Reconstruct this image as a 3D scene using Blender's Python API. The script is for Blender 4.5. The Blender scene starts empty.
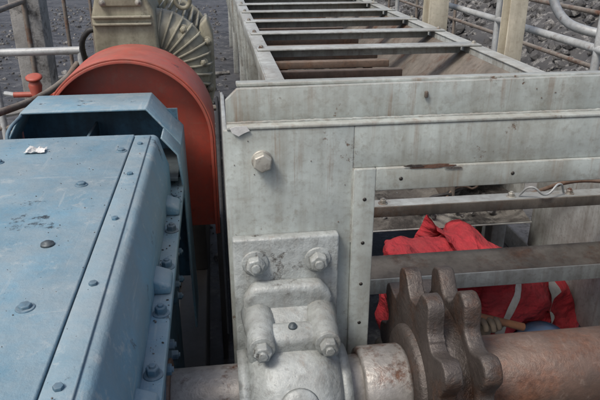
import bpy, bmesh, math, random
from mathutils import Vector, Matrix
random.seed(7)
D=bpy.data; S=bpy.context.scene
COL=S.collection

# ---------------------------------------------------------------- materials
def nd(nt,t,**k):
    n=nt.nodes.new(t)
    for a,b in k.items(): setattr(n,a,b)
    return n
def ramp(nt,src,a,b,c0=(0,0,0,1),c1=(1,1,1,1)):
    r=nd(nt,'ShaderNodeValToRGB'); r.color_ramp.elements[0].position=a; r.color_ramp.elements[1].position=b
    r.color_ramp.elements[0].color=c0; r.color_ramp.elements[1].color=c1
    nt.links.new(src,r.inputs[0]); return r.outputs[0]
def mix(nt,f,a,b,mode='MIX'):
    m=nd(nt,'ShaderNodeMix',data_type='RGBA',blend_type=mode)
    for s,v in ((0,f),(6,a),(7,b)):
        if isinstance(v,bpy.types.NodeSocket): nt.links.new(v,m.inputs[s])
        elif s==0: m.inputs[0].default_value=v
        else: m.inputs[s].default_value=(*v[:3],1)
    return m.outputs[2]
def noise(nt,co,scale,detail=5,rough=.6,sc=None,off=0):
    mp=nd(nt,'ShaderNodeMapping'); nt.links.new(co,mp.inputs[0])
    mp.inputs['Location'].default_value=(off,off*.7,off*.3)
    if sc: mp.inputs['Scale'].default_value=sc
    n=nd(nt,'ShaderNodeTexNoise'); n.inputs['Scale'].default_value=scale; n.inputs['Detail'].default_value=detail
    n.inputs['Roughness'].default_value=rough; nt.links.new(mp.outputs[0],n.inputs['Vector']); return n.outputs['Fac']
def mul(nt,a,b,op='MULTIPLY'):
    m=nd(nt,'ShaderNodeMath',operation=op)
    for i,v in enumerate((a,b)):
        if isinstance(v,bpy.types.NodeSocket): nt.links.new(v,m.inputs[i])
        else: m.inputs[i].default_value=v
    return m.outputs[0]
def paint(name,col,dirt=(.07,.06,.045),rust=(.14,.055,.025),dirt_lo=.5,dirt_hi=.8,rust_lo=.66,rust_hi=.72,
          rough=.5,edge=.0,streak=.4,metal=0,bump=.15,chip=None,fine=60,var=.18,off=0,dust=.0,dustc=(.36,.35,.32),scratch=0,scc=(.4,.45,.47),rs=0):
    m=D.materials.new(name); m.use_nodes=True; nt=m.node_tree; b=nt.nodes['Principled BSDF']
    co=nd(nt,'ShaderNodeTexCoord').outputs['Object']
    ge=nd(nt,'ShaderNodeNewGeometry')
    n1=noise(nt,co,9,5,.65,off=off)
    c=mix(nt,ramp(nt,n1,.3,.7),[x*(1-var) for x in col],[min(1,x*(1+var)) for x in col])
    nf=noise(nt,co,fine,4,.7,off=off+3)
    c=mix(nt,mul(nt,ramp(nt,nf,.5,.72),.5),c,dirt)
    if streak>0:
        st=ramp(nt,noise(nt,co,14,4,.6,(2.2,2.2,.16),off+9),.46,.74)
        c=mix(nt,mul(nt,st,streak),c,dirt)
    nb=noise(nt,co,3.4,8,.7,off=off+5)
    c=mix(nt,ramp(nt,nb,dirt_lo,dirt_hi),c,dirt)
    if dust>0:
        sx=nd(nt,'ShaderNodeSeparateXYZ'); nt.links.new(ge.outputs['Normal'],sx.inputs[0])
        up=ramp(nt,sx.outputs['Z'],.15,.95)
        pa=ramp(nt,noise(nt,co,6.5,7,.72,off=off+50),.36,.62,(.2,.2,.2,1))
        c=mix(nt,mul(nt,mul(nt,up,pa),dust),c,dustc)
    if rs>0:
        q=mul(nt,ramp(nt,noise(nt,co,20,5,.7,(2,2,.10),off+91),.54,.70),ramp(nt,noise(nt,co,5,4,.6,off=off+95),.42,.58))
        c=mix(nt,mul(nt,q,rs),c,(.19,.12,.07))
    if scratch>0:
        s1=ramp(nt,noise(nt,co,30,4,.7,(1.6,.10,1),off+60),.60,.68)
        s2=ramp(nt,noise(nt,co,24,4,.7,(.14,1.5,1),off+66),.63,.70)
        c=mix(nt,mul(nt,mul(nt,s1,s2,'MAXIMUM'),mul(nt,scratch,n1)),c,scc)
        blob=ramp(nt,noise(nt,co,17,7,.75,off=off+77),.57,.65)
        c=mix(nt,mul(nt,blob,scratch*.7),c,scc)
    rm=ramp(nt,noise(nt,co,7,8,.75,off=off+17),rust_lo,rust_hi)
    rc=mix(nt,ramp(nt,nf,.35,.65),rust,[x*.45 for x in rust])
    c=mix(nt,rm,c,rc)
    if edge>0:
        bv=nd(nt,'ShaderNodeBevel',samples=3); bv.inputs['Radius'].default_value=.006
        dt=nd(nt,'ShaderNodeVectorMath',operation='DOT_PRODUCT')
        nt.links.new(bv.outputs[0],dt.inputs[0]); nt.links.new(ge.outputs['Normal'],dt.inputs[1])
        em=ramp(nt,dt.outputs['Value'],.80,.985,(1,1,1,1),(0,0,0,1))
        em=mul(nt,mul(nt,em,ramp(nt,noise(nt,co,26,5,.75,off=off+30),.40,.56)),edge)
        c=mix(nt,em,c,chip or rust)
    nt.links.new(c,b.inputs['Base Color'])
    r=nd(nt,'ShaderNodeMapRange'); nt.links.new(n1,r.inputs[0])
    r.inputs[3].default_value=max(.08,rough-.16); r.inputs[4].default_value=min(1,rough+.22)
    nt.links.new(r.outputs[0],b.inputs['Roughness']); b.inputs['Metallic'].default_value=metal
    bp=nd(nt,'ShaderNodeBump'); bp.inputs['Strength'].default_value=bump; bp.inputs['Distance'].default_value=.004
    h=mul(nt,mul(nt,nf,n1,'ADD'),mul(nt,rm,.4),'SUBTRACT')
    nt.links.new(h,bp.inputs['Height']); nt.links.new(bp.outputs[0],b.inputs['Normal'])
    return m
M={}
M['grey']=paint('grey_green_paint',(.385,.425,.405),dirt=(.19,.183,.15),dirt_lo=.45,dirt_hi=.78,rust=(.14,.08,.045),rust_lo=.625,rust_hi=.665,edge=1,streak=.55,rough=.5,chip=(.12,.085,.06),dust=.4,scratch=.6,scc=(.21,.195,.16),rs=.7)
M['grey2']=paint('grey_trough_paint',(.37,.395,.38),dirt=(.12,.107,.085),dirt_lo=.44,dirt_hi=.8,streak=.6,off=4,dust=.5,dustc=(.42,.43,.41),rs=.6)
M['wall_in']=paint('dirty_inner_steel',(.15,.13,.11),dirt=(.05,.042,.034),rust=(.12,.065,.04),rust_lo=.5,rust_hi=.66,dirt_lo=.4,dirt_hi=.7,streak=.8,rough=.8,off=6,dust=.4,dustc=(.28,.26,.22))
M['silver']=paint('silver_cast_paint',(.43,.465,.455),dirt=(.12,.12,.105),dirt_lo=.41,dirt_hi=.70,rust=(.085,.07,.055),rust_lo=.59,rust_hi=.65,edge=.8,chip=(.08,.075,.065),streak=.35,rough=.42,bump=.6,metal=.05,off=2,dust=.3,dustc=(.48,.49,.465),scratch=.7,scc=(.15,.15,.135),rs=.35)
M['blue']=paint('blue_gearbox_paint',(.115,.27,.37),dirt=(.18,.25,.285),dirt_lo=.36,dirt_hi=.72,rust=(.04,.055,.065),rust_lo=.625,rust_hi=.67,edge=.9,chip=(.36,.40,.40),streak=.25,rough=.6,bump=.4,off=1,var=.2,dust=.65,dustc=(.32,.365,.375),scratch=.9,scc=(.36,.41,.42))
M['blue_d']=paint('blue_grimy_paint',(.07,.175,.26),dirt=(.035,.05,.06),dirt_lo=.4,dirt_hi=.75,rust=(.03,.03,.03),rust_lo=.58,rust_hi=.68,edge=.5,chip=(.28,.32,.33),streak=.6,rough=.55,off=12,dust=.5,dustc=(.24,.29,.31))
M['red']=paint('orange_red_guard_paint',(.43,.07,.042),dirt=(.24,.075,.055),dirt_lo=.43,dirt_hi=.8,rust=(.09,.04,.03),rust_lo=.62,rust_hi=.67,edge=.9,chip=(.12,.07,.05),streak=.5,rough=.52,off=3,dust=.35,dustc=(.42,.23,.18),scratch=.55,scc=(.30,.14,.10))
M['cream']=paint('olive_cream_motor_paint',(.35,.335,.25),dirt=(.12,.105,.07),dirt_lo=.38,dirt_hi=.75,rust=(.08,.06,.04),rust_lo=.60,rust_hi=.68,streak=.5,off=8,rough=.6,dust=.5,dustc=(.41,.40,.34))
M['post']=paint('cream_post_paint',(.47,.44,.35),dirt=(.24,.21,.16),streak=.5,off=15,rs=.5)
M['steel']=paint('worn_dark_steel',(.075,.062,.055),dirt=(.03,.025,.022),rust=(.11,.055,.032),rust_lo=.48,rust_hi=.66,metal=.35,rough=.48,edge=1,chip=(.26,.235,.21),bump=.9,streak=.2,off=21,dust=.35,dustc=(.19,.17,.15))
M['rust']=paint('rusty_shaft_steel',(.16,.095,.068),dirt=(.075,.053,.043),dirt_lo=.36,dirt_hi=.62,rust=(.19,.09,.055),rust_lo=.45,rust_hi=.6,metal=.2,rough=.46,bump=.5,streak=.2,off=23,dust=.25,dustc=(.30,.24,.20),scratch=.5,scc=(.30,.24,.2))
M['shaft']=paint('machined_shaft_steel',(.35,.335,.31),dirt=(.10,.09,.08),dirt_lo=.40,dirt_hi=.66,metal=.35,rough=.45,bump=.4,off=25,rust_lo=.53,rust_hi=.63,dust=.3,dustc=(.40,.39,.37))
M['bolt']=paint('zinc_bolt',(.42,.41,.36),dirt=(.12,.1,.08),metal=.3,rough=.42,edge=.6,chip=(.1,.08,.07),off=27,rust_lo=.54,rust_hi=.62)
M['bolt_d']=paint('dark_bolt',(.08,.10,.11),dirt=(.03,.03,.03),metal=.3,rough=.5,off=28,dust=.3,dustc=(.2,.23,.24))
M['brown']=paint('brown_roller_steel',(.15,.105,.078),dirt=(.05,.04,.03),rust=(.18,.10,.06),rust_lo=.5,rust_hi=.65,rough=.7,off=31,dust=.5,dustc=(.27,.23,.19))
M['pipe']=paint('galvanised_pipe',(.42,.44,.44),dirt=(.18,.17,.15),metal=.15,rough=.45,streak=.2,off=33,rust_lo=.60,rust_hi=.68,dust=.3)
M['pipe_d']=paint('rusty_pipe',(.18,.155,.13),dirt=(.06,.052,.045),rust=(.15,.075,.045),rust_lo=.5,rust_hi=.65,rough=.7,off=35,dust=.4,dustc=(.28,.27,.24))
M['conc']=paint('dirty_concrete',(.30,.295,.28),dirt=(.11,.105,.095),dirt_lo=.44,rust=(.07,.065,.06),rust_lo=.52,rust_hi=.66,rough=.9,bump=.6,streak=.0,off=37)
M['mud']=paint('dried_coal_mud',(.24,.23,.205),dirt=(.07,.063,.055),dirt_lo=.35,dirt_hi=.62,rust=(.045,.04,.035),rust_lo=.48,rust_hi=.58,rough=.95,bump=1,streak=.0,off=38)
M['ground']=paint('coal_dusted_ground',(.075,.075,.077),dirt=(.03,.029,.029),dirt_lo=.42,dirt_hi=.6,rust=(.18,.178,.175),rust_lo=.54,rust_hi=.62,rough=.55,bump=1.0,streak=0,fine=25,off=39)
M['rock']=paint('coal_rubble',(.07,.069,.068),dirt=(.025,.025,.025),rust=(.28,.275,.26),rust_lo=.52,rust_hi=.58,rough=.8,bump=.6,streak=0,off=41)
M['black']=paint('black_rubber',(.022,.022,.022),dirt=(.07,.065,.06),rough=.6,off=43,rust_lo=.9,rust_hi=.95)
M['skid']=paint('dark_skid_steel',(.035,.033,.03),dirt=(.02,.018,.016),rust=(.07,.045,.03),off=58,dust=.3,dustc=(.09,.085,.08))  # near-black steel for skid beams, guard legs and motor feet
M['hole']=paint('painted_hole_shade',(.03,.027,.024),off=42)  # near-black colour painted in for the shade inside bolt holes
M['white']=paint('white_scrap',(.62,.62,.60),dirt=(.3,.3,.28),rough=.7,off=44,rust_lo=.9,rust_hi=.95)
M['yellow']=paint('yellow_paint',(.5,.36,.08),off=45)
M['helmet']=paint('blue_helmet_plastic',(.06,.22,.46),rough=.35,off=47,dirt=(.2,.24,.28),rust_lo=.9,rust_hi=.95,bump=.02,dust=.2)
M['wood']=paint('wooden_handle',(.34,.15,.07),dirt=(.12,.06,.035),dirt_lo=.4,dirt_hi=.65,off=48,rust_lo=.9,rust_hi=.95,rough=.7)
M['band']=paint('reflective_band',(.40,.41,.39),dirt=(.2,.18,.15),rough=.4,off=49,rust_lo=.9,rust_hi=.95,bump=.1)
M['oband']=paint('orange_reflective_strip',(.6,.2,.05),dirt=(.3,.12,.05),rough=.5,off=59,rust_lo=.9,rust_hi=.95,bump=.1)
M['glove']=paint('work_glove',(.25,.20,.14),dirt=(.08,.065,.05),dirt_lo=.4,dirt_hi=.6,rough=.9,off=50,rust_lo=.9,rust_hi=.95)
M['boot']=paint('boot_leather',(.03,.025,.02),off=51,rust_lo=.9,rust_hi=.95)
M['skin']=paint('skin',(.42,.24,.16),dirt=(.3,.17,.1),off=52,rust_lo=.9,rust_hi=.95,bump=.02)
def cloth():
    m=paint('red_coverall_cloth',(.40,.018,.028),dirt=(.15,.018,.022),dirt_lo=.42,dirt_hi=.8,rust_lo=.9,rust_hi=.95,rough=.9,streak=.1,off=53,dust=.15,dustc=(.40,.12,.11))
    nt=m.node_tree; b=nt.nodes['Principled BSDF']; co=nd(nt,'ShaderNodeTexCoord').outputs['Object']
    bp=nd(nt,'ShaderNodeBump'); bp.inputs['Strength'].default_value=.8; bp.inputs['Distance'].default_value=.02
    nt.links.new(mul(nt,noise(nt,co,13,3,.45,(1,1,2.0)),noise(nt,co,30,3,.5,(1,.4,1.6),8),'ADD'),bp.inputs['Height'])
    nt.links.new(bp.outputs[0],b.inputs['Normal']); return m
M['cloth']=cloth()

# ---------------------------------------------------------------- helpers
def group(name):
    e=D.objects.new(name,None); e.empty_display_size=.1; COL.objects.link(e); return e
def finish(name,me,mat,parent,bev=0,smooth=False,seg=2):
    o=D.objects.new(name,me); COL.objects.link(o)
    if mat: me.materials.append(M[mat])
    if parent: o.parent=parent
    if bev:
        b=o.modifiers.new('bev','BEVEL'); b.width=bev; b.segments=seg; b.limit_method='ANGLE'; b.angle_limit=math.radians(35)
    if smooth or bev:
        for p in me.polygons: p.use_smooth=True
        try:
            with bpy.context.temp_override(object=o,active_object=o,selected_objects=[o],selected_editable_objects=[o]):
                bpy.ops.object.shade_auto_smooth(angle=math.radians(38))
        except Exception: pass
    return o
def mesh(name,vs,fs):
    me=D.meshes.new(name); me.from_pydata([tuple(v) for v in vs],[],fs)
    bm=bmesh.new(); bm.from_mesh(me); bmesh.ops.recalc_face_normals(bm,faces=bm.faces); bm.to_mesh(me); bm.free(); return me
def box(name,x0,x1,y0,y1,z0,z1,mat,parent=None,bev=.003):
    vs=[(x,y,z) for x in (x0,x1) for y in (y0,y1) for z in (z0,z1)]
    fs=[(0,1,3,2),(4,6,7,5),(0,4,5,1),(2,3,7,6),(0,2,6,4),(1,5,7,3)]
    return finish(name,mesh(name,vs,fs),mat,parent,bev)
def prism(name,prof,axis,a0,a1,mat,parent=None,bev=.003,seg=2):
    n=len(prof); mk={'x':lambda p,a:(a,p[0],p[1]),'y':lambda p,a:(p[0],a,p[1]),'z':lambda p,a:(p[0],p[1],a)}[axis]
    vs=[mk(p,a0) for p in prof]+[mk(p,a1) for p in prof]
    fs=[tuple(range(n)),tuple(range(n,2*n))]+[(i,(i+1)%n,n+(i+1)%n,n+i) for i in range(n)]
    return finish(name,mesh(name,vs,fs),mat,parent,bev,seg=seg)
def frame_of(d):
    d=Vector(d).normalized(); return d.to_track_quat('Z','Y').to_matrix().to_4x4()
def cyl(name,p0,p1,r,mat,parent=None,n=40,bev=.002,r2=None,cap=True):
    p0=Vector(p0);p1=Vector(p1); r2=r if r2 is None else r2
    Mx=Matrix.Translation(p0)@frame_of(p1-p0); L=(p1-p0).length
    vs=[Mx@Vector((r*math.cos(2*math.pi*i/n),r*math.sin(2*math.pi*i/n),0)) for i in range(n)]
    vs+=[Mx@Vector((r2*math.cos(2*math.pi*i/n),r2*math.sin(2*math.pi*i/n),L)) for i in range(n)]
    fs=[(i,(i+1)%n,n+(i+1)%n,n+i) for i in range(n)]
    if cap: fs+=[tuple(range(n)),tuple(range(n,2*n))]
    return finish(name,mesh(name,vs,fs),mat,parent,bev,True)
def lathe(name,prof,p0,d,mat,parent=None,n=48,bev=0):
    Mx=Matrix.Translation(Vector(p0))@frame_of(d); vs=[];fs=[]
    for h,r in prof:
        for i in range(n): vs.append(Mx@Vector((r*math.cos(2*math.pi*i/n),r*math.sin(2*math.pi*i/n),h)))
    for k in range(len(prof)-1):
        for i in range(n): fs.append((k*n+i,k*n+(i+1)%n,(k+1)*n+(i+1)%n,(k+1)*n+i))
    fs+=[tuple(range(n)),tuple(range((len(prof)-1)*n,len(prof)*n))]
    return finish(name,mesh(name,vs,fs),mat,parent,bev,True)
def bolt(name,p,d,af,h,mat,parent,washer=True,rot=.2,stud=True,wf=.82):
    p=Vector(p); d=Vector(d).normalized()
    Mx=Matrix.Translation(p)@frame_of(d)@Matrix.Rotation(rot,4,'Z')
    R=af/math.sqrt(3); h0=af*.12 if washer else 0
    vs=[];fs=[]
    def ring(n,r,z):
        b=len(vs)
        for i in range(n): vs.append(Mx@Vector((r*math.cos(2*math.pi*i/n),r*math.sin(2*math.pi*i/n),z)))
        return b
    def tubef(a,b,n):
        for i in range(n): fs.append((a+i,a+(i+1)%n,b+(i+1)%n,b+i))
    if washer:
        a=ring(24,af*wf,-.001);b=ring(24,af*wf,h0*.7);c=ring(24,af*(wf-.06),h0);tubef(a,b,24);tubef(b,c,24);fs.append(tuple(range(c,c+24)))
    a=ring(6,R,h0*.8);b=ring(6,R,h0+h*.86);c=ring(6,R*.86,h0+h);tubef(a,b,6);tubef(b,c,6);fs.append(tuple(range(c,c+6)))
    if stud:
        a=ring(16,R*.5,h0+h*.9);b=ring(16,R*.5,h0+h*1.25);c=ring(16,R*.42,h0+h*1.32);tubef(a,b,16);tubef(b,c,16);fs.append(tuple(range(c,c+16)))
    return finish(name,mesh(name,vs,fs),mat,parent,.0012)
def tube(name,pts,r,mat,parent=None,cyc=False,smooth=True):
    cu=D.curves.new(name,'CURVE'); cu.dimensions='3D'; cu.bevel_depth=r; cu.bevel_resolution=4; cu.use_fill_caps=True; cu.resolution_u=8
    if smooth:
        s=cu.splines.new('BEZIER'); s.bezier_points.add(len(pts)-1)
        for b,p in zip(s.bezier_points,pts): b.co=p; b.handle_left_type=b.handle_right_type='AUTO'
    else:
        s=cu.splines.new('POLY'); s.points.add(len(pts)-1)
        for b,p in zip(s.points,pts): b.co=(*p,1)
    s.use_cyclic_u=cyc
    cu.materials.append(M[mat]); o=D.objects.new(name,cu); COL.objects.link(o); o.parent=parent
    return o
def weld(name,p0,p1,r,mat,parent,j=.0007):
    p0=Vector(p0);p1=Vector(p1);n=max(4,int((p1-p0).length/.006))
    pts=[p0.lerp(p1,i/n)+Vector([random.uniform(-1,1)*j for _ in range(3)]) for i in range(n+1)]
    return tube(name,pts,r,mat,parent,smooth=False)
def rocks(name,n,fx,mat,smin,smax,parent=None,sub=1):
    vs=[];fs=[]
    for _ in range(n):
        x,y,z=fx(); s=smin+(smax-smin)*random.random()**2.5
        b=bmesh.new(); bmesh.ops.create_icosphere(b,subdivisions=sub,radius=s)
        sc=[random.uniform(.5,1.2) for _ in range(3)]; R=Matrix.Rotation(random.uniform(0,6.28),3,Vector([random.uniform(-1,1) for _ in range(3)]).normalized())
        o=len(vs)
        for v in b.verts:
            c=R@Vector([v.co[i]*sc[i]*random.uniform(.75,1.15) for i in range(3)]); vs.append((c.x+x,c.y+y,c.z+z))
        fs+=[tuple(o+v.index for v in f.verts) for f in b.faces]; b.free()
    return finish(name,mesh(name,vs,fs),mat,parent)

# coordinates are relative to eye height (floor at z=-1.6), everything is lifted by 1.6 at the end
FL=-1.6
# ---------------------------------------------------------------- ground
bm=bmesh.new(); bmesh.ops.create_grid(bm,x_segments=140,y_segments=140,size=150)
for v in bm.verts: v.co.z=FL
me=D.meshes.new('ground'); bm.to_mesh(me); bm.free(); finish('ground',me,'ground',None)
box('walkway',1.55,2.85,-2,14,FL,FL+.12,'conc',None,.01)
rocks('coal_rubble',3200,lambda:(random.uniform(-4,.1),random.uniform(2.6,16),FL+.003),'rock',.004,.05)
bv=[];bf=[];NX,NY=30,70
for i in range(NX):
    for j in range(NY):
        x=3.0+i*.35; y=-4+j*.5; bv.append((x,y,FL+min(2.0,.28*(i**.9))+random.uniform(-.1,.1)))
for i in range(NX-1):
    for j in range(NY-1): a=i*NY+j; bf.append((a,a+1,a+NY+1,a+NY))
finish('rubble_bank',mesh('bank',bv,bf),'rock',None)
def right_pos():
    x=random.uniform(2.9,7); return x,random.uniform(1,14),FL+.03+.28*(max(0,(x-3)/.35)**.9)*1.0
rocks('broken_stone',4500,right_pos,'rock',.012,.10)

# ---------------------------------------------------------------- conveyor head frame
H=group('conveyor_head_frame')
Y=1.15
box('plate_left',.005,.262,Y,Y+.012,-1.30,-.345,'grey',H,.002)
box('plate_top',.262,1.16,Y,Y+.012,-.434,-.345,'grey',H,.002)
box('plate_right',1.11,1.16,Y,Y+.012,-1.30,-.434,'grey',H,.002)
box('opening_frame_left',.262,.308,Y-.008,Y+.014,-1.30,-.434,'grey',H,.002)
box('opening_frame_top',.308,1.11,Y-.008,Y+.014,-.483,-.434,'grey',H,.002)
box('opening_return_left',.300,.308,Y+.014,Y+.07,-1.30,-.483,'grey',H,.001)
box('opening_return_top',.308,1.11,Y+.014,Y+.07,-.483,-.475,'grey',H,.001)
prism('upper_flange',[(.012,-.343),(1.16,-.343),(1.16,-.262),(.035,-.270),(.012,-.292)],'y',Y+.022,Y+.034,'grey',H,.002)
prism('upper_flange_lip',[(Y-.002,-.345),(Y+.022,-.345),(Y+.022,-.336),(Y-.002,-.339)],'x',.012,1.16,'grey',H,.0015)
prism('upper_flange_roll',[(Y+.034,-.262),(Y+.034,-.270),(Y+.085,-.276),(Y+.085,-.268)],'x',.035,1.16,'grey',H,.002)
weld('weld_bead',(.012,Y+.018,-.336),(1.16,Y+.018,-.336),.003,'grey',H)
weld('weld_bead_2',(.262,Y-.001,-.60),(.262,Y-.001,-.434),.0025,'grey',H)
box('left_side_return',.005,.013,Y+.012,Y+.40,-1.30,-.37,'grey2',H,.001)
prism('left_side_wall',[(Y+.40,-1.30),(2.0,-1.1),(2.0,-.47),(Y+.40,-.40)],'x',.005,.013,'grey2',H,.001)
prism('right_side_wall',[(Y+.012,-1.30),(2.0,-1.1),(2.0,-.47),(Y+.012,-.37)],'x',1.152,1.16,'grey2',H,.001)
for x in (.02,1.09):
    for y in (1.22,1.9):
        box('leg',x,x+.06,y,y+.06,FL,-1.3 if y<1.5 else -1.1,'grey2',H,.003)
bolt('corner_bolt',(.078,Y,-.408),(0,-1,0),.034,.020,'bolt',H,rot=.4,stud=False,wf=.62)
for x in (.36,.60,.84,1.05): cyl('painted_hole_disc',(x,Y-.0086,-.458),(x,Y-.0072,-.458),.004,'hole',H,n=14,bev=0)  # thin dark discs painted as shaded holes, the frame is not cut
for z in (-.50,-.60,-.70,-.8): cyl('painted_hole_disc',(.286,Y-.0086,z),(.286,Y-.0072,z),.004,'hole',H,n=14,bev=0)  # same dark discs down the left side, hole shade as colour
prism('torn_paint',[(.018,-.340),(.030,-.336),(.050,-.337),(.056,-.346),(.045,-.350),(.034,-.356),(.022,-.349)],'y',Y-.005,Y-.0035,'white',H,0)
def scar(name,cx_,cz,w,h,yf,mat):
    pts=[]; ph=random.uniform(0,6)
    for i in range(40):
        a=2*math.pi*i/40; q=.8+.14*math.sin(2*a+ph)+.10*math.sin(5*a+ph*2)+.05*math.sin(11*a); pts.append((cx_+w*math.cos(a)*q,cz+h*math.sin(a)*q))
    prism(name,pts,'y',yf-.0010,yf,mat,H,0)
scar('rust_scar',.425,-.434,.050,.006,Y-.0081,'rust'); scar('rust_scar',.385,-.431,.022,.004,Y-.0095,'steel')
scar('rust_scar',.47,-.439,.02,.003,Y-.0095,'steel')
for i in range(12):
    scar('chip_mark',random.uniform(.02,.25),random.uniform(-.80,-.36),random.uniform(.0006,.002),random.uniform(.0006,.002),Y-.0002,'brown')
for i in range(6):
    scar('chip_mark',random.uniform(.06,1.1),random.uniform(-.335,-.275),random.uniform(.001,.003),random.uniform(.0006,.0015),Y+.0218,'brown')
box('cut_lug',.405,.412,Y+.014,Y+.0215,-.298,-.285,'wall_in',H,.002)
box('inner_thin_crossbar',.02,1.15,1.45,1.455,-.69,-.66,'wall_in',H,.002)
box('inner_thin_crossbar_top',.02,1.15,1.455,1.50,-.667,-.66,'grey2',H,.002)
prism('inner_angle_beam_top',[(1.42,-.858),(1.52,-.842),(1.52,-.850),(1.42,-.866)],'x',.02,1.15,'wall_in',H,.002)
box('inner_angle_beam_face',.02,1.15,1.415,1.42,-.905,-.858,'grey2',H,.002)
for x in (.42,.78,.95): bolt('crossbar_bolt',(x,1.475,-.66),(0,0,1),.016,.010,'bolt',H)
tube('hook_wire',[(.80,1.47,-.655),(.82,1.45,-.625),(.86,1.44,-.645),(.90,1.45,-.62),(.93,1.47,-.655)],.003,'pipe',H)

# ---------------------------------------------------------------- bearing
B=group('pillow_block_bearing')
cx=.122; SY,SZ=1.03,-.886
box('base_plate',.012,.232,Y-.026,Y-.0005,-1.20,-.568,'silver',B,.005)
prism('cast_base',[(.03,-.69),(.05,-.66),(.19,-.66),(.214,-.69),(.214,-1.08),(.19,-1.11),(.05,-1.11),(.03,-1.08)],'y',Y-.065,Y-.026,'silver',B,.012,3)
for x in (.057,.187):
    bolt('foot_bolt',(x,Y-.026,-.622),(0,-1,0),.034,.020,'silver',B,rot=random.random())
    bolt('foot_bolt',(x,Y-.026,-1.15),(0,-1,0),.034,.020,'silver',B,rot=random.random())
prof=[(-.0,.085),(.0,.105),(.010,.120),(.025,.128),(.030,.134),(.06,.137),(.09,.138),(.12,.137),(.148,.134),(.153,.128),(.170,.120),(.18,.105),(.18,.085)]
lathe('housing_barrel',prof,(cx-.09,SY,SZ),(1,0,0),'silver',B,64)
lathe('seal_ring',[(0,.08),(0,.096),(.022,.1),(.022,.08)],(cx-.112,SY,SZ),(1,0,0),'silver',B)
lathe('seal_ring_2',[(0,.08),(0,.1),(.022,.096),(.022,.08)],(cx+.09,SY,SZ),(1,0,0),'silver',B)
prism('housing_body',[(Y-.05,SZ+.185),(SY+.03,SZ+.165),(SY-.02,SZ+.13),(SY-.02,SZ-.13),(SY+.03,SZ-.165),(Y-.05,SZ-.185)],'x',cx-.078,cx+.078,'silver',B,.018,4)
for sx in (-.064,.064):
    for sz in (.155,-.155):
        lathe('cap_bolt_boss',[(0,.036),(.05,.032),(.075,.029),(.115,.026),(.125,.022)],(cx+sx,Y-.045,SZ+sz),(0,-1,0),'silver',B,24)
        bolt('cap_bolt',(cx+sx,Y-.168,SZ+sz),(0,-1,0),.031,.020,'silver',B,rot=random.random())
        prism('boss_web',[(Y-.05,SZ+sz),(Y-.15,SZ+sz),(Y-.16,SZ+sz*.6),(Y-.05,SZ+sz*.5)],'x',cx+sx-.016,cx+sx+.016,'silver',B,.008,3)
prism('cap_shoulder',[(SY-.035,SZ+.165),(SY+.02,SZ+.172),(SY+.02,SZ+.10),(SY-.035,SZ+.10)],'x',cx-.092,cx+.092,'silver',B,.016,4)
lathe('cap_crown',[(0,.04),(.006,.037),(.010,.02),(.010,.001)],(cx,SY-.119,SZ+.062),(0,-1,.47),'silver',B,32)
lathe('grease_nipple',[(0,.013),(.012,.013),(.012,.007),(.02,.006),(.024,.003)],(cx+.012,SY-.121,SZ+.068),(0,-1,.5),'bolt',B,16)
lathe('grease_plug',[(0,.009),(.004,.008),(.004,.005),(.007,.004)],(cx,SY-.005,SZ+.170),(0,-.3,1),'bolt_d',B,16)

# ---------------------------------------------------------------- shaft + sprocket
A=group('drive_shaft')
cyl('journal',(-.125,SY,SZ),(.30,SY,SZ),.07,'shaft',A)
lathe('collar',[(0,.07),(0,.082),(.006,.086),(.09,.086),(.10,.08),(.10,.07)],(.262,SY,SZ),(1,0,0),'shaft',A)
lathe('rusty_tube',[(0,.06),(0,.082),(.004,.086),(.7,.086),(.7,.07)],(.50,SY,SZ),(1,0,0),'rust',A,64)
lathe('tube_weld_ring',[(0,.08),(.004,.093),(.012,.094),(.018,.086)],(.494,SY,SZ),(1,0,0),'steel',A)
cyl('oil_seal_flange',(-.15,SY,SZ),(-.125,SY,SZ),.092,'rust',A)
lathe('far_bearing',[(0,.07),(0,.12),(.03,.135),(.10,.135),(.13,.12),(.13,.07)],(1.17,SY,SZ),(1,0,0),'silver',A)

K=group('chain_sprocket')
def sprocket(x0,x1,phase,n=10,rt=.246,rr=.192):
    pts=[]; N=18
    for k in range(n):
        wr=random.uniform(-.006,.003)
        for i in range(N):
            a=(k+i/N)*2*math.pi/n+phase; w=abs(i/N-.5)*2
            if w<.38: r=rt+wr-.012*(w/.38)**2
            else:
                q=(w-.38)/.62; r=(rt+wr-.012)-(rt-.012-rr)*math.sin(min(1,q*1.5)*math.pi/2)**.8
            r+=random.uniform(-.0015,.0015)
            pts.append((SY+r*math.cos(a),SZ+r*math.sin(a)))
    prism('toothed_disc',pts,'x',x0,x1,'steel',K,.007,3)
sprocket(.374,.408,.20)
sprocket(.446,.482,.20)
lathe('sprocket_hub',[(0,.08),(0,.120),(.008,.126),(.13,.126),(.138,.120),(.138,.08)],(.36,SY,SZ),(1,0,0),'steel',K)
lathe('sprocket_core',[(0,.12),(0,.175),(.019,.163),(.038,.175),(.038,.12)],(.408,SY,SZ),(1,0,0),'steel',K)

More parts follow.
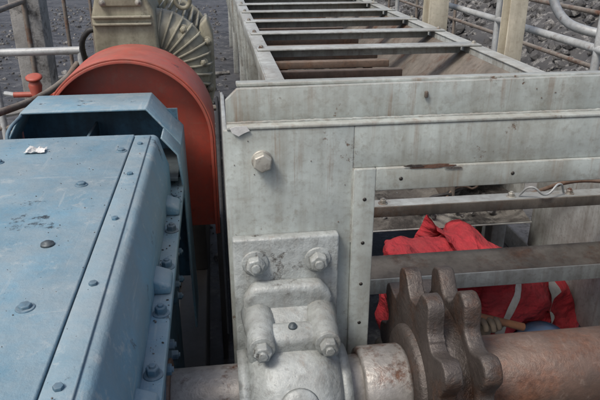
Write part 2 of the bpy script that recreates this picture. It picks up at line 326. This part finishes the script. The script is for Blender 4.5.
# ---------------------------------------------------------------- gearbox
G=group('gear_reducer')
gy0,gy1=.35,1.66
prism('housing_upper',[(-.74,-.50),(-.178,-.50),(-.168,-.508),(-.150,-.575),(-.146,-.585),(-.146,-.66),(-.76,-.66),(-.76,-.60)],'y',gy0,gy1,'blue',G,.006,3)
box('top_cover_plate',-.71,-.228,gy0+.03,gy1-.02,-.500,-.492,'blue',G,.003)
box('top_cover_lip',-.226,-.186,gy0+.03,gy1-.02,-.500,-.495,'blue',G,.002)
box('split_flange_upper',-.79,-.112,gy0-.02,gy1+.09,-.682,-.66,'blue',G,.004)
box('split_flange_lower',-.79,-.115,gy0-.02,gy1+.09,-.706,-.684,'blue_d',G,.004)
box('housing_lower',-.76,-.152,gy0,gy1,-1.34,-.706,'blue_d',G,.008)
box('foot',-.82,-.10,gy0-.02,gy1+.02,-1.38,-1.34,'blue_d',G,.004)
for y in (.66,.84,1.02,1.20,1.38,1.56):
    bolt('flange_bolt',(-.129,y,-.66),(0,0,1),.020,.014,'blue_d',G,rot=random.random())
for y in (.74,1.12,1.5):
    prism('bolt_pad',[(-.150,-.66),(-.1135,-.66),(-.1135,-.640),(-.150,-.625)],'y',y-.035,y+.035,'blue',G,.006)
for y in (.62,.86,1.10,1.34,1.56):
    bolt('cover_bolt',(-.206,y,-.495),(0,0,1),.012,.005,'blue_d',G,rot=random.random(),washer=False,stud=False)
for x,y in ((-.30,1.28),(-.245,1.5),(-.52,1.45),(-.29,.80),(-.5,.9)):
    bolt('cover_bolt',(x,y,-.492),(0,0,1),.017,.005,'blue_d',G,rot=random.random(),washer=True,stud=False)
lathe('inspection_plug',[(0,.012),(.004,.011),(.004,.007),(.007,.006)],(-.305,1.0,-.492),(0,0,1),'bolt_d',G,24)
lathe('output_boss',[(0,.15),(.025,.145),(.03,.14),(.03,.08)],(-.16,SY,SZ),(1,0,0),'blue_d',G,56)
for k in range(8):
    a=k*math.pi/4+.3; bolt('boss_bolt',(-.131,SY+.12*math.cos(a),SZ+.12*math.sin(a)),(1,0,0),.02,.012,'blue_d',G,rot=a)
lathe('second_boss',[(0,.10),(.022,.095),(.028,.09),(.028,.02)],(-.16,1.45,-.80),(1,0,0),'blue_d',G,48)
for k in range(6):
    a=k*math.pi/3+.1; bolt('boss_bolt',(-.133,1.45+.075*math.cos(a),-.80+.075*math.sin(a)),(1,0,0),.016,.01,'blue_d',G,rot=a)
vs=[];fs=[]
for i in range(7):
    for j in range(5): vs.append((-.475+i*.008+random.uniform(-.002,.002),1.50+j*.009+random.uniform(-.003,.003),-.490+random.uniform(0,.010)))
for i in range(6):
    for j in range(4): a=i*5+j; fs.append((a,a+1,a+6,a+5))
finish('paper_scrap',mesh('paper',vs,fs),'white',G)
rocks('coal_crumbs',260,lambda:(random.uniform(-.72,-.19),random.uniform(.5,1.64),-.4915),'rock',.0005,.0020,G,1)
rocks('coal_crumbs_flange',120,lambda:(random.uniform(-.145,-.115),random.uniform(.5,1.7),-.659),'rock',.0008,.003,G,1)
def strip(name,pts,y0,y1,t,mat,parent):
    c=Vector((sum(p[0] for p in pts)/len(pts),min(p[1] for p in pts)))
    inn=[]
    for i,p in enumerate(pts):
        a=Vector(pts[max(0,i-1)]);b=Vector(pts[min(len(pts)-1,i+1)])
        tn=(b-a).normalized(); nn=Vector((-tn.y,tn.x))
        if nn.dot(c-Vector(p))<0: nn=-nn
        inn.append(Vector(p)+nn*t)
    prism(name,[tuple(p) for p in pts]+[tuple(q) for q in reversed(inn)],'y',y0,y1,mat,parent,.0025)
strip('fan_hood',[(-.61,-1.2),(-.61,-.56),(-.545,-.452),(-.205,-.452),(-.115,-.56),(-.108,-1.2)],1.755,1.95,.007,'blue',G)
strip('hood_cheek_right',[(-.160,-.51),(-.118,-.562),(-.110,-.655)],gy1+.001,1.754,.006,'blue',G)
strip('hood_cheek_left',[(-.61,-.655),(-.608,-.565),(-.585,-.525)],gy1+.001,1.754,.006,'blue',G)
box('fan_hood_inner_wall',-.60,-.13,1.93,1.935,-1.1,-.50,'blue_d',G,0)
box('fan_recess_floor',-.60,-.125,gy1+.001,1.93,-.640,-.630,'bolt_d',G,.001)
box('recess_rib',-.38,-.372,gy1+.01,1.92,-.63,-.53,'blue_d',G,.002)
tube('hood_rod',[(-.56,1.66,-.50),(-.56,1.67,-.487),(-.545,1.765,-.462)],.005,'blue_d',G)
K2=group('drive_skid')
box('skid_beam',-.86,-.74,.1,3.4,FL,-1.38,'skid',K2,.005)
box('skid_beam_b',-.20,-.09,.1,3.4,FL,-1.38,'skid',K2,.005)
for y in (.3,1.2,2.0,3.2): box('skid_cross',-.74,-.20,y,y+.1,FL,-1.42,'skid',K2,.004)

# ---------------------------------------------------------------- red coupling guard
R=group('coupling_guard')
gx,gz,gr=-.290,-.620,.272
def arch(r0,r1,y0,y1,name,mat):
    pts=[(gx+r1*math.cos(a),gz+r1*math.sin(a)) for a in [math.pi*i/56 for i in range(57)]]
    pts=[(gx+r1,gz-.34)]+pts+[(gx-r1,gz-.34)]
    inn=[(gx+r0*math.cos(a),gz+r0*math.sin(a)) for a in [math.pi*i/56 for i in range(57)]]
    inn=[(gx+r0,gz-.34)]+inn+[(gx-r0,gz-.34)]
    n=len(pts); vs=[(p[0],y0,p[1]) for p in pts]+[(p[0],y0,p[1]) for p in inn]+[(p[0],y1,p[1]) for p in pts]+[(p[0],y1,p[1]) for p in inn]
    fs=[]
    for i in range(n-1):
        fs+=[(i,i+1,n+i+1,n+i),(2*n+i,2*n+i+1,3*n+i+1,3*n+i),(i,i+1,2*n+i+1,2*n+i),(n+i,n+i+1,3*n+i+1,3*n+i)]
    fs+=[(0,n,3*n,2*n),(n-1,2*n-1,4*n-1,3*n-1)]
    return finish(name,mesh(name,vs,fs),mat,R,.0015,True)
arch(gr-.006,gr,1.965,2.24,'guard_shell','red')
arch(gr-.016,gr-.0065,1.962,1.972,'guard_rim_rod','red')
arch(.06,gr-.007,2.04,2.045,'guard_front_plate','red')
arch(.03,gr-.008,2.22,2.225,'guard_back_plate','red')
lathe('coupling',[(0,.05),(0,.13),(.03,.14),(.09,.14),(.09,.12),(.14,.12),(.16,.10),(.16,.05)],(gx,2.05,gz),(0,1,0),'steel',R)
for x in (gx+gr-.016,gx-gr-.02): box('guard_leg',x,x+.02,2.1,2.13,FL,gz-.34,'skid',R,.002)

# ---------------------------------------------------------------- motor
Mo=group('electric_motor')
mx,mz,mr=-.235,-.47,.215
lathe('motor_body',[(0,.10),(0,.16),(.04,.20),(.07,.215),(.10,.215),(.11,.19),(.60,.19),(.61,.22),(.64,.22),(.66,.205),(.82,.20),(.84,.17),(.84,.02)],(mx,2.40,mz),(0,1,0),'cream',Mo,56)
fv=[];ff=[]
for k in range(44):
    a=2*math.pi*k/44
    if math.sin(a)<-.9: continue
    u=Vector((math.cos(a),0,math.sin(a)));t=Vector((-math.sin(a),0,math.cos(a))); c=Vector((mx,0,mz)); o=len(fv)
    for y in (2.515,3.0):
        for rr,w in ((.188,.004),(.222,.002)):
            for s in (-1,1): p=c+u*rr+t*w*s; fv.append((p.x,y,p.z))
    ff+=[tuple(o+i for i in f) for f in [(0,1,3,2),(4,6,7,5),(0,4,5,1),(2,3,7,6),(0,2,6,4),(1,5,7,3)]]
finish('cooling_fins',mesh('fins',fv,ff),'cream',Mo)
prism('terminal_box',[(-.435,-.42),(-.435,-.27),(-.415,-.20),(-.405,-.04),(-.25,-.04),(-.240,-.20),(-.215,-.25),(-.205,-.42)],'y',2.36,2.62,'cream',Mo,.012,3)
box('terminal_box_lid',-.400,-.255,2.350,2.36,-.235,-.05,'cream',Mo,.006)
for z in (-.30,-.275): box('terminal_box_rib',-.43,-.225,2.345,2.3605,z,z+.008,'cream',Mo,.002)
for x in (-.39,-.265):
    for z in (-.222,-.07): bolt('lid_bolt',(x,2.350,z),(0,-1,0),.014,.008,'bolt',Mo)
for k in range(8):
    a=k*math.pi/4+.1; bolt('end_bell_bolt',(mx+.185*math.cos(a),2.425,mz+.185*math.sin(a)),(0,-1,0),.022,.016,'cream',Mo,rot=a)
for k in range(14):
    a=-.9+k*.19; u=Vector((math.cos(a),0,math.sin(a))); t=Vector((-math.sin(a),0,math.cos(a)))
    c=Vector((mx,0,mz)); vs=[]
    for y,rr in ((2.39,.09),(2.39,.155),(2.425,.212),(2.46,.222),(2.46,.09)):
        for s in (-1,1): p=c+u*rr+t*.0035*s; vs.append((p.x,y,p.z))
    finish('end_bell_rib',mesh('rib',vs,[(0,2,4,6,8),(1,3,5,7,9),(0,1,3,2),(2,3,5,4),(4,5,7,6),(6,7,9,8),(8,9,1,0)]),'cream',Mo,.0015)
tube('lifting_eye',[(mx+.12+.026*math.cos(a),2.48,mz+.24+.026*math.sin(a)) for a in [i*math.pi/6 for i in range(12)]],.008,'cream',Mo,cyc=True)
prism('motor_side_bracket',[(-.06,-.32),(-.03,-.29),(-.008,-.36),(-.008,-.56),(-.03,-.64),(-.06,-.60)],'y',2.47,2.62,'cream',Mo,.01,3)
for z in (-.38,-.48,-.56): bolt('bracket_bolt',(-.032,2.47,z),(0,-1,0),.022,.016,'cream',Mo)
for x in (mx-.2,mx+.08): box('motor_foot',x,x+.07,2.46,3.05,-1.38,mz-.13,'skid',Mo,.006)
tube('cable_conduit_2',[(-.435,2.5,-.33),(-.48,2.5,-.34),(-.52,2.6,-.5),(-.54,2.8,-1.1),(-.7,3.2,-1.58)],.011,'black',Mo)

# ---------------------------------------------------------------- trough
T=group('chain_conveyor_trough')
xl,xr=.22,1.10; zt=-.45; y0,y1=2.0,12.0
box('left_wall',xl-.006,xl,y0,y1,-.95,zt-.006,'wall_in',T,.001)
box('left_wall_outer',xl-.012,xl-.0065,y0,y1,-.95,zt-.006,'grey2',T,.001)
box('right_wall',xr,xr+.006,y0,y1,-.95,zt-.006,'grey2',T,.001)
prism('sloped_liner',[(xr-.002,zt-.03),(xr-.010,zt-.03),(.83,-.74),(.838,-.745)],'y',y0,y1,'wall_in',T,.001)
box('liner_foot',.83,.838,y0,y1,-.95,-.748,'wall_in',T,.001)
box('left_top_rail',xl-.055,xl+.004,y0,y1,zt-.005,zt,'grey2',T,.0015)
box('left_rail_lip',xl-.060,xl-.055,y0,y1,zt-.05,zt,'grey2',T,.0015)
box('right_top_rail',xr-.004,xr+.055,y0,y1,zt-.005,zt,'grey2',T,.0015)
box('right_rail_lip',xr+.055,xr+.060,y0,y1,zt-.05,zt,'grey2',T,.0015)
box('bottom_pan',xl,xr,1.90,y1,-.960,-.955,'grey2',T,.001)
yy=2.62; n=0
while yy<y1:
    box('cross_tie',xl-.05,xr+.05,yy,yy+.09,zt+.001,zt+.008,'grey2',T,.0015)
    box('cross_tie_web',xl+.002,xr-.012,yy+.084,yy+.09,zt-.04,zt+.001,'grey2',T,.001)
    for dx in (xl-.03,xr+.03): bolt('tie_bolt',(dx,yy+.045,zt+.008),(0,0,1),.016,.008,'bolt',T)
    yy+=.46
yy=2.1
while yy<y1:
    prism('stiffener',[(xl-.055,zt-.006),(xl-.013,zt-.006),(xl-.013,-.95),(xl-.03,-.95)],'y',yy+.03,yy+.038,'grey2',T,.001)
    prism('stiffener_r',[(xr+.055,zt-.006),(xr+.007,zt-.006),(xr+.007,-.95),(xr+.03,-.95)],'y',yy+.03,yy+.038,'grey2',T,.001)
    yy+=.46
for i in range(42):
    y=2.06+i*.23; box('flight_bar',xl+.005,.84,y,y+.045,-.60,-.565,'brown',T,.004)
for x in (.30,.72):
    box('flight_chain_guide',x,x+.04,y0,y1,-.612,-.604,'brown',T,.001)
for y in (2.1,3.9,5.8,7.8,9.8):
    for x in (xl-.01,xr-.05): box('trough_leg',x,x+.06,y,y+.06,FL,-.962,'grey2',T,.003)
sv=[];sf=[];NX,NY=44,220
for i in range(NX):
    for j in range(NY):
        x=xl+.004+(xr-xl-.008)*i/(NX-1); y=1.902+j*.04
        e=min(1,(y-1.90)/.12)
        h=.03+.03*math.sin(x*9+y*3)*math.sin(y*5.3+1)+random.uniform(-.008,.008)
        sv.append((x,y,-.954+max(.001,h*e)))
for i in range(NX-1):
    for j in range(NY-1): a=i*NY+j; sf.append((a,a+1,a+NY+1,a+NY))
finish('dried_mud',mesh('mud',sv,sf),'mud',T,smooth=True)
rocks('coal_lumps',420,lambda:(random.uniform(xl+.02,xr-.02),random.uniform(1.93,2.9),-.93),'rock',.004,.022,T,1)

W=group('loose_cable')
for k in range(4):
    pts=[];x=random.uniform(.66,.76);y=random.uniform(1.93,2.0);z=-.90
    for i in range(8): pts.append((x+i*.055+random.uniform(-.015,.015),y+.03*i+random.uniform(-.02,.02),z+.006*i+random.uniform(-.012,.02)))
    tube('strand',pts,random.choice([.004,.006]),random.choice(['black','brown']),W)
tube('old_rope',[(.70,1.96,-.90),(.78,1.86,-.875),(.86,1.88,-.87),(.93,1.84,-.865),(1.0,1.88,-.86),(1.06,1.82,-.80),(1.10,1.70,-.72),(1.14,1.52,-.655)],.007,'brown',W)
tube('old_rope_b',[(.74,1.98,-.91),(.84,1.91,-.89),(.95,1.90,-.87),(1.04,1.93,-.89),(1.09,1.97,-.90)],.005,'black',W)

# ---------------------------------------------------------------- right railing, posts
RL=group('guard_railing')
for z,r,m in ((-.38,.016,'pipe'),(-.66,.016,'pipe_d'),(-.12,.018,'pipe')):
    tube('rail',[(1.36,1.2,z),(1.36,12,z)],r,m,RL,smooth=False)
for y in (1.3,2.1,2.95,3.8,4.7,5.6,6.6,7.6,8.6): tube('rail_post',[(1.36,y,FL),(1.36,y,-.12)],.015,'pipe',RL,smooth=False)
tube('bent_pipe',[(1.52,2.9,-.05),(1.50,2.75,-.22),(1.50,2.62,-.33),(1.54,2.5,-.37),(1.7,2.35,-.38),(2.3,2.2,-.40)],.020,'pipe',RL)
def post(y,w,x=1.22):
    P=group('steel_post')
    box('web',x,x+.008,y-w*.45,y+w*.45,FL,.9,'post',P,.002)
    box('flange_a',x-w*.5,x+w*.5,y-w*.5,y-w*.45,FL,.9,'post',P,.002)
    box('flange_b',x-w*.5,x+w*.5,y+w*.45,y+w*.5,FL,.9,'post',P,.002)
    box('base_plate',x-w,x+w,y-w,y+w,FL,FL+.015,'post',P,.002)
post(2.5,.075); post(3.45,.11); post(5.2,.11); post(7.2,.11)
RW=group('outer_railing')
for z in (-.55,-.95): tube('rail',[(2.9,1,z),(2.9,13,z)],.02,'pipe_d',RW,smooth=False)
for i in range(8): tube('rail_post',[(2.9,1.5+i*1.5,FL),(2.9,1.5+i*1.5,-.55)],.02,'pipe_d',RW,smooth=False)
CS=group('cable_tray')
box('tray_floor',1.95,2.2,1.5,13,-1.12,-1.11,'pipe',CS,.001)
for x in (1.95,2.19): box('tray_side',x,x+.01,1.5,13,-1.11,-1.03,'pipe',CS,.001)
for i in range(3): tube('cable',[(2.0+i*.06,1.5+j*1.2,-1.08+random.uniform(-.005,.01)) for j in range(10)],.02,'black',CS)
for i in range(7): box('tray_leg',2.06,2.1,1.7+i*1.7,1.74+i*1.7,FL+.12,-1.12,'pipe_d',CS,.001)

# ---------------------------------------------------------------- left railing and clutter
LR=group('pipe_handrail')
tube('rail_a',[(-1.6,3.0,-.50),(-.62,3.0,-.49)],.018,'pipe',LR,smooth=False)
tube('rail_b',[(-1.15,1.6,-.58),(-.86,2.2,-.60),(-.68,2.9,-.60),(-.64,3.0,-.55)],.014,'pipe_d',LR)
for x,y in ((-1.5,3.0),(-.62,3.0),(-1.02,3.02)): tube('rail_post',[(x,y,FL),(x,y,-.495)],.016,'pipe',LR,smooth=False)
tube('rail_c',[(-1.6,3.02,-.85),(-.6,3.02,-.85)],.014,'pipe_d',LR,smooth=False)
for i in range(7): tube('far_post',[(-1.5,4+i*1.4,FL),(-1.5,4+i*1.4,-.45)],.02,'pipe_d',LR,smooth=False)
tube('far_rail',[(-1.5,3,-.5),(-1.5,13,-.45)],.02,'pipe_d',LR,smooth=False)
V=group('red_valve')
vx,vy=-.82,2.92
lathe('handwheel',[(0,.02),(.004,.036),(.012,.036),(.016,.026)],(vx,vy,-.60),(0,-.3,1),'red',V,24)
lathe('body',[(0,.03),(.05,.02),(.10,.030),(.13,.02)],(vx,vy,-.73),(0,0,1),'red',V,20)
tube('pipe',[(vx,vy,-.72),(vx,vy,FL)],.02,'pipe_d',V,smooth=False)
tube('side_pipe',[(vx-.10,vy,-.67),(vx+.10,vy,-.67)],.013,'red',V,smooth=False)
YP=group('yellow_marker_post')
tube('post',[(-1.0,2.55,FL),(-1.0,2.55,-.60)],.012,'yellow',YP,smooth=False)
lathe('cap',[(0,.018),(.014,.018),(.02,.008)],(-1.0,2.55,-.60),(0,0,1),'yellow',YP,20)
FP=group('concrete_pillar')
prism('shaft',[(-1.62,5.4),(-1.38,5.4),(-1.38,5.65),(-1.62,5.65)],'z',FL+.1,1.4,'conc',FP,.01)
box('footing',-1.75,-1.25,5.3,5.8,FL,FL+.1,'conc',FP,.01)
SH=group('scrap_sheet')
prism('sheet_a',[(-1.25,FL+.02),(-.95,FL+.30),(-.94,FL+.29),(-1.23,FL+.01)],'y',5.2,5.6,'white',SH,.001)
prism('sheet_b',[(-1.0,FL+.02),(-.62,FL+.12),(-.62,FL+.11),(-1.0,FL+.01)],'y',6.0,6.5,'pipe',SH,.001)
SH2=group('timber_pile')
for k in range(14):
    x=-2.2+random.uniform(0,1.6);y=3.4+random.uniform(0,4); a=random.uniform(-.7,1.2)
    cyl('plank',(x,y,FL+.05+.02*k),(x+.8*math.cos(a),y+.8*math.sin(a),FL+.06+.02*k),.025,random.choice(['pipe','pipe_d','conc']),SH2,n=6)
HB=group('hose_bundle')
for k in range(5):
    tube('hose',[(-.9+k*.05+random.uniform(-.1,.1),3.4+i*.7,FL+.03+.02*k+random.uniform(0,.03)) for i in range(9)],.02,'black',HB)
for k in range(3):
    tube('side_hose',[(-.02+.04*k,2.2+i*.6,FL+.04) for i in range(8)],.016,'black',HB)

# ---------------------------------------------------------------- worker
Wk=group('worker')
def skinned(name,joints,edges,mat,root=0,sub=2,k=1.0):
    me=D.meshes.new(name); me.from_pydata([j[0] for j in joints],edges,[])
    o=D.objects.new(name,me); COL.objects.link(o); o.parent=Wk
    sk=o.modifiers.new('skin','SKIN'); sk.use_smooth_shade=True
    for i,j in enumerate(joints):
        r=j[1]; r=(r,r) if not isinstance(r,tuple) else r
        me.skin_vertices[0].data[i].radius=(r[0]*k,r[1]*k)
        me.skin_vertices[0].data[i].use_root=(i==root)
    s=o.modifiers.new('sub','SUBSURF'); s.levels=sub; s.render_levels=sub
    me.materials.append(M[mat]); return o
J=[((.60,1.72,-1.045),.148),  #0 pelvis
   ((.71,1.72,-1.085),.138),      #1 waist
   ((.84,1.71,-1.10),.145),      #2 chest
   ((.965,1.67,-1.13),.138),      #3 upper chest
   ((.985,1.60,-1.17),.065),     #4 neck base
   ((.85,1.60,-1.19),.078),     #5 L shoulder
   ((.73,1.55,-1.31),.055),     #6 elbow
   ((.755,1.49,-1.14),.042),      #7 wrist
   ((1.10,1.72,-1.15),.088),     #8 R shoulder
   ((1.12,1.62,-1.33),.060),     #9
   ((1.03,1.49,-1.47),.045),     #10
   ((.53,1.73,-1.05),.115),      #11 seat
   ((.60,1.70,-1.22),.105),      #12 hip L
   ((.72,1.60,-1.47),.080),      #13 knee L
   ((.64,1.86,-1.53),.052),      #14 ankle L
   ((.72,1.82,-1.22),.100),      #15 hip R
   ((.90,1.78,-1.48),.080),      #16 knee R
   ((.78,2.05,-1.53),.052)]      #17 ankle R
E=[(0,1),(1,2),(2,3),(3,4),(3,5),(5,6),(6,7),(3,8),(8,9),(9,10),(0,11),(0,12),(12,13),(13,14),(1,15),(15,16),(16,17)]
cl=skinned('coverall',J,E,'cloth',0,4,1.22)
for nm,sc,st in (('folds_big',.11,.06),('folds_small',.045,.026)):
    tx=D.textures.new(nm,'CLOUDS'); tx.noise_scale=sc; tx.noise_depth=1
    dm=cl.modifiers.new(nm,'DISPLACE'); dm.texture=tx; dm.strength=st; dm.mid_level=.5; dm.texture_coords='LOCAL'
hc=Vector((.97,1.49,-1.265))
bm=bmesh.new(); bmesh.ops.create_uvsphere(bm,u_segments=32,v_segments=24,radius=1)
for v in bm.verts:
    c=v.co; v.co=Vector((c.x*.078,c.y*.098,c.z*.115))
    if v.co.y<-.06 and abs(v.co.x)<.02 and -.04<v.co.z<.01: v.co.y-=.022
    if v.co.z<-.05: v.co.x*=.86
me=D.meshes.new('head'); bm.to_mesh(me); bm.free()
h=finish('head',me,'skin',Wk,smooth=True); h.location=hc; h.rotation_euler=(math.radians(48),0,math.radians(-12))
for sx in (-1,1):
    bm=bmesh.new(); bmesh.ops.create_uvsphere(bm,u_segments=14,v_segments=10,radius=1)
    for v in bm.verts: v.co=Vector((v.co.x*.012+sx*.08,v.co.y*.02,v.co.z*.032))
    me=D.meshes.new('ear'); bm.to_mesh(me); bm.free(); e=finish('ear',me,'skin',Wk,smooth=True); e.location=hc; e.rotation_euler=h.rotation_euler
    bm=bmesh.new(); bmesh.ops.create_uvsphere(bm,u_segments=12,v_segments=8,radius=.011)
    for v in bm.verts: v.co+=Vector((sx*.03,-.088,.01))
    me=D.meshes.new('eye'); bm.to_mesh(me); bm.free(); e=finish('eye',me,'white',Wk,smooth=True); e.location=hc; e.rotation_euler=h.rotation_euler
cyl('mouth',hc+h.rotation_euler.to_matrix()@Vector((-.02,-.082,-.055)),hc+h.rotation_euler.to_matrix()@Vector((.02,-.082,-.055)),.006,'glove',Wk,n=12)
bm=bmesh.new(); bmesh.ops.create_uvsphere(bm,u_segments=40,v_segments=24,radius=1)
bmesh.ops.delete(bm,geom=[v for v in bm.verts if v.co.z<-.05],context='VERTS')
for v in bm.verts:
    c=v.co.copy(); ridge=.007*max(0,math.cos(9*c.x)) if c.z>.3 else 0
    v.co=Vector((c.x*.105,c.y*.128,c.z*.12+.03+ridge))
    if c.z<.03:
        v.co.x*=1.12; v.co.y*=1.10
        if c.y<-.5: v.co.y-=.03
me=D.meshes.new('helmet'); bm.to_mesh(me); bm.free()
hh=finish('helmet',me,'helmet',Wk,smooth=True); hh.location=hc; hh.rotation_euler=h.rotation_euler
sm=hh.modifiers.new('s','SOLIDIFY'); sm.thickness=.003
def band(name,c,d,r1,r2,w,mat='band',off=.004,up=Vector((0,0,1))):
    d=Vector(d).normalized(); s=d.cross(up).normalized(); u=s.cross(d); vs=[];fs=[];n=96;m=7
    for i in range(n):
        a=2*math.pi*i/n
        for k in range(m): vs.append(Vector(c)+s*math.cos(a)*r1+u*math.sin(a)*r2+d*w*(k/(m-1)*2-1))
    for i in range(n):
        j=(i+1)%n
        for k in range(m-1): fs.append((m*i+k,m*j+k,m*j+k+1,m*i+k+1))
    o=finish(name,mesh(name,vs,fs),mat,Wk,smooth=True)
    sw=o.modifiers.new('w','SHRINKWRAP'); sw.target=cl
    sw.wrap_method='NEAREST_SURFACEPOINT'; sw.wrap_mode='ABOVE_SURFACE'; sw.offset=off
    ls=o.modifiers.new('l','SMOOTH'); ls.iterations=4
band('shoulder_band',(.90,1.69,-1.12),(.12,-.04,-.04),.18,.18,.013)
band('shoulder_band_b',(1.02,1.69,-1.14),(.12,.03,-.03),.17,.17,.011)
def hand(wr,dirv,side,mat='glove',curl=.8):
    d=Vector(dirv).normalized(); s=d.cross(Vector((0,0,1))).normalized(); n=s.cross(d); wr=Vector(wr)
    skinned('palm',[(tuple(wr),.028),(tuple(wr+d*.035),(.042,.024)),(tuple(wr+d*.075),(.044,.02))],[(0,1),(1,2)],mat)
    for i,(off,L) in enumerate(((-.03,.07),(-.010,.08),(.011,.075),(.031,.06))):
        p=wr+d*.075+s*off; pts=[p]; a=0
        for sg in (.45,.3,.25):
            a+=curl; pts.append(pts[-1]+(d*math.cos(a)-n*math.sin(a))*L*sg)
        skinned('finger',[(tuple(q),r) for q,r in zip(pts,(.011,.010,.009,.008))],[(0,1),(1,2),(2,3)],mat)
    p=wr+d*.03-s*.03*side; pts=[p,p-s*.03*side+d*.02,p-s*.025*side+d*.045-n*.02]
    skinned('thumb',[(tuple(q),r) for q,r in zip(pts,(.014,.012,.010))],[(0,1),(1,2)],mat)
hand((.745,1.485,-1.135),(0,-.15,1),1)
hand((1.02,1.47,-1.485),(-.3,-.9,-.3),-1)
for a,t in (((.64,1.86,-1.54),(.62,2.08,-1.56)),((.78,2.05,-1.54),(.76,2.27,-1.56))):
    skinned('boot',[(a,.062),(tuple(Vector(a).lerp(Vector(t),.5)),.055),(t,.045)],[(0,1),(1,2)],'boot')
HM=group('hammer')
cyl('handle',(.655,1.475,-1.018),(.865,1.445,-1.075),.010,'wood',HM,n=20,r2=.012)
box('head',.632,.668,1.435,1.515,-1.035,-.998,'steel',HM,.006)

# ---------------------------------------------------------------- lift, camera, light
for o in list(COL.objects):
    if o.parent is None: o.location.z+=1.6
cam=D.cameras.new('camera'); co=D.objects.new('camera',cam); COL.objects.link(co); S.camera=co
co.location=(0,0,1.6); cam.sensor_width=36; cam.lens=37.2; cam.clip_start=.02; cam.clip_end=500
co.rotation_euler=(math.radians(90-23.2),0,math.radians(-7.6))
w=D.worlds.new('World'); S.world=w; w.use_nodes=True; nt=w.node_tree
sk=nt.nodes.new('ShaderNodeTexSky'); sk.sky_type='NISHITA'; sk.sun_disc=False
el,az=math.radians(55),math.radians(-128)
sk.sun_elevation=el; sk.sun_rotation=az; sk.dust_density=5; sk.air_density=1; sk.ozone_density=1
nt.links.new(sk.outputs[0],nt.nodes['Background'].inputs[0]); nt.nodes['Background'].inputs[1].default_value=.15
l=D.lights.new('sun','SUN'); l.energy=2.0; l.angle=math.radians(14); l.color=(1,.975,.94); lo=D.objects.new('sun',l); COL.objects.link(lo)
dv=Vector((math.sin(az)*math.cos(el),math.cos(az)*math.cos(el),math.sin(el)))
lo.rotation_euler=dv.to_track_quat('Z','Y').to_euler()
S.view_settings.view_transform='Standard'; S.view_settings.look='None'; S.view_settings.exposure=0
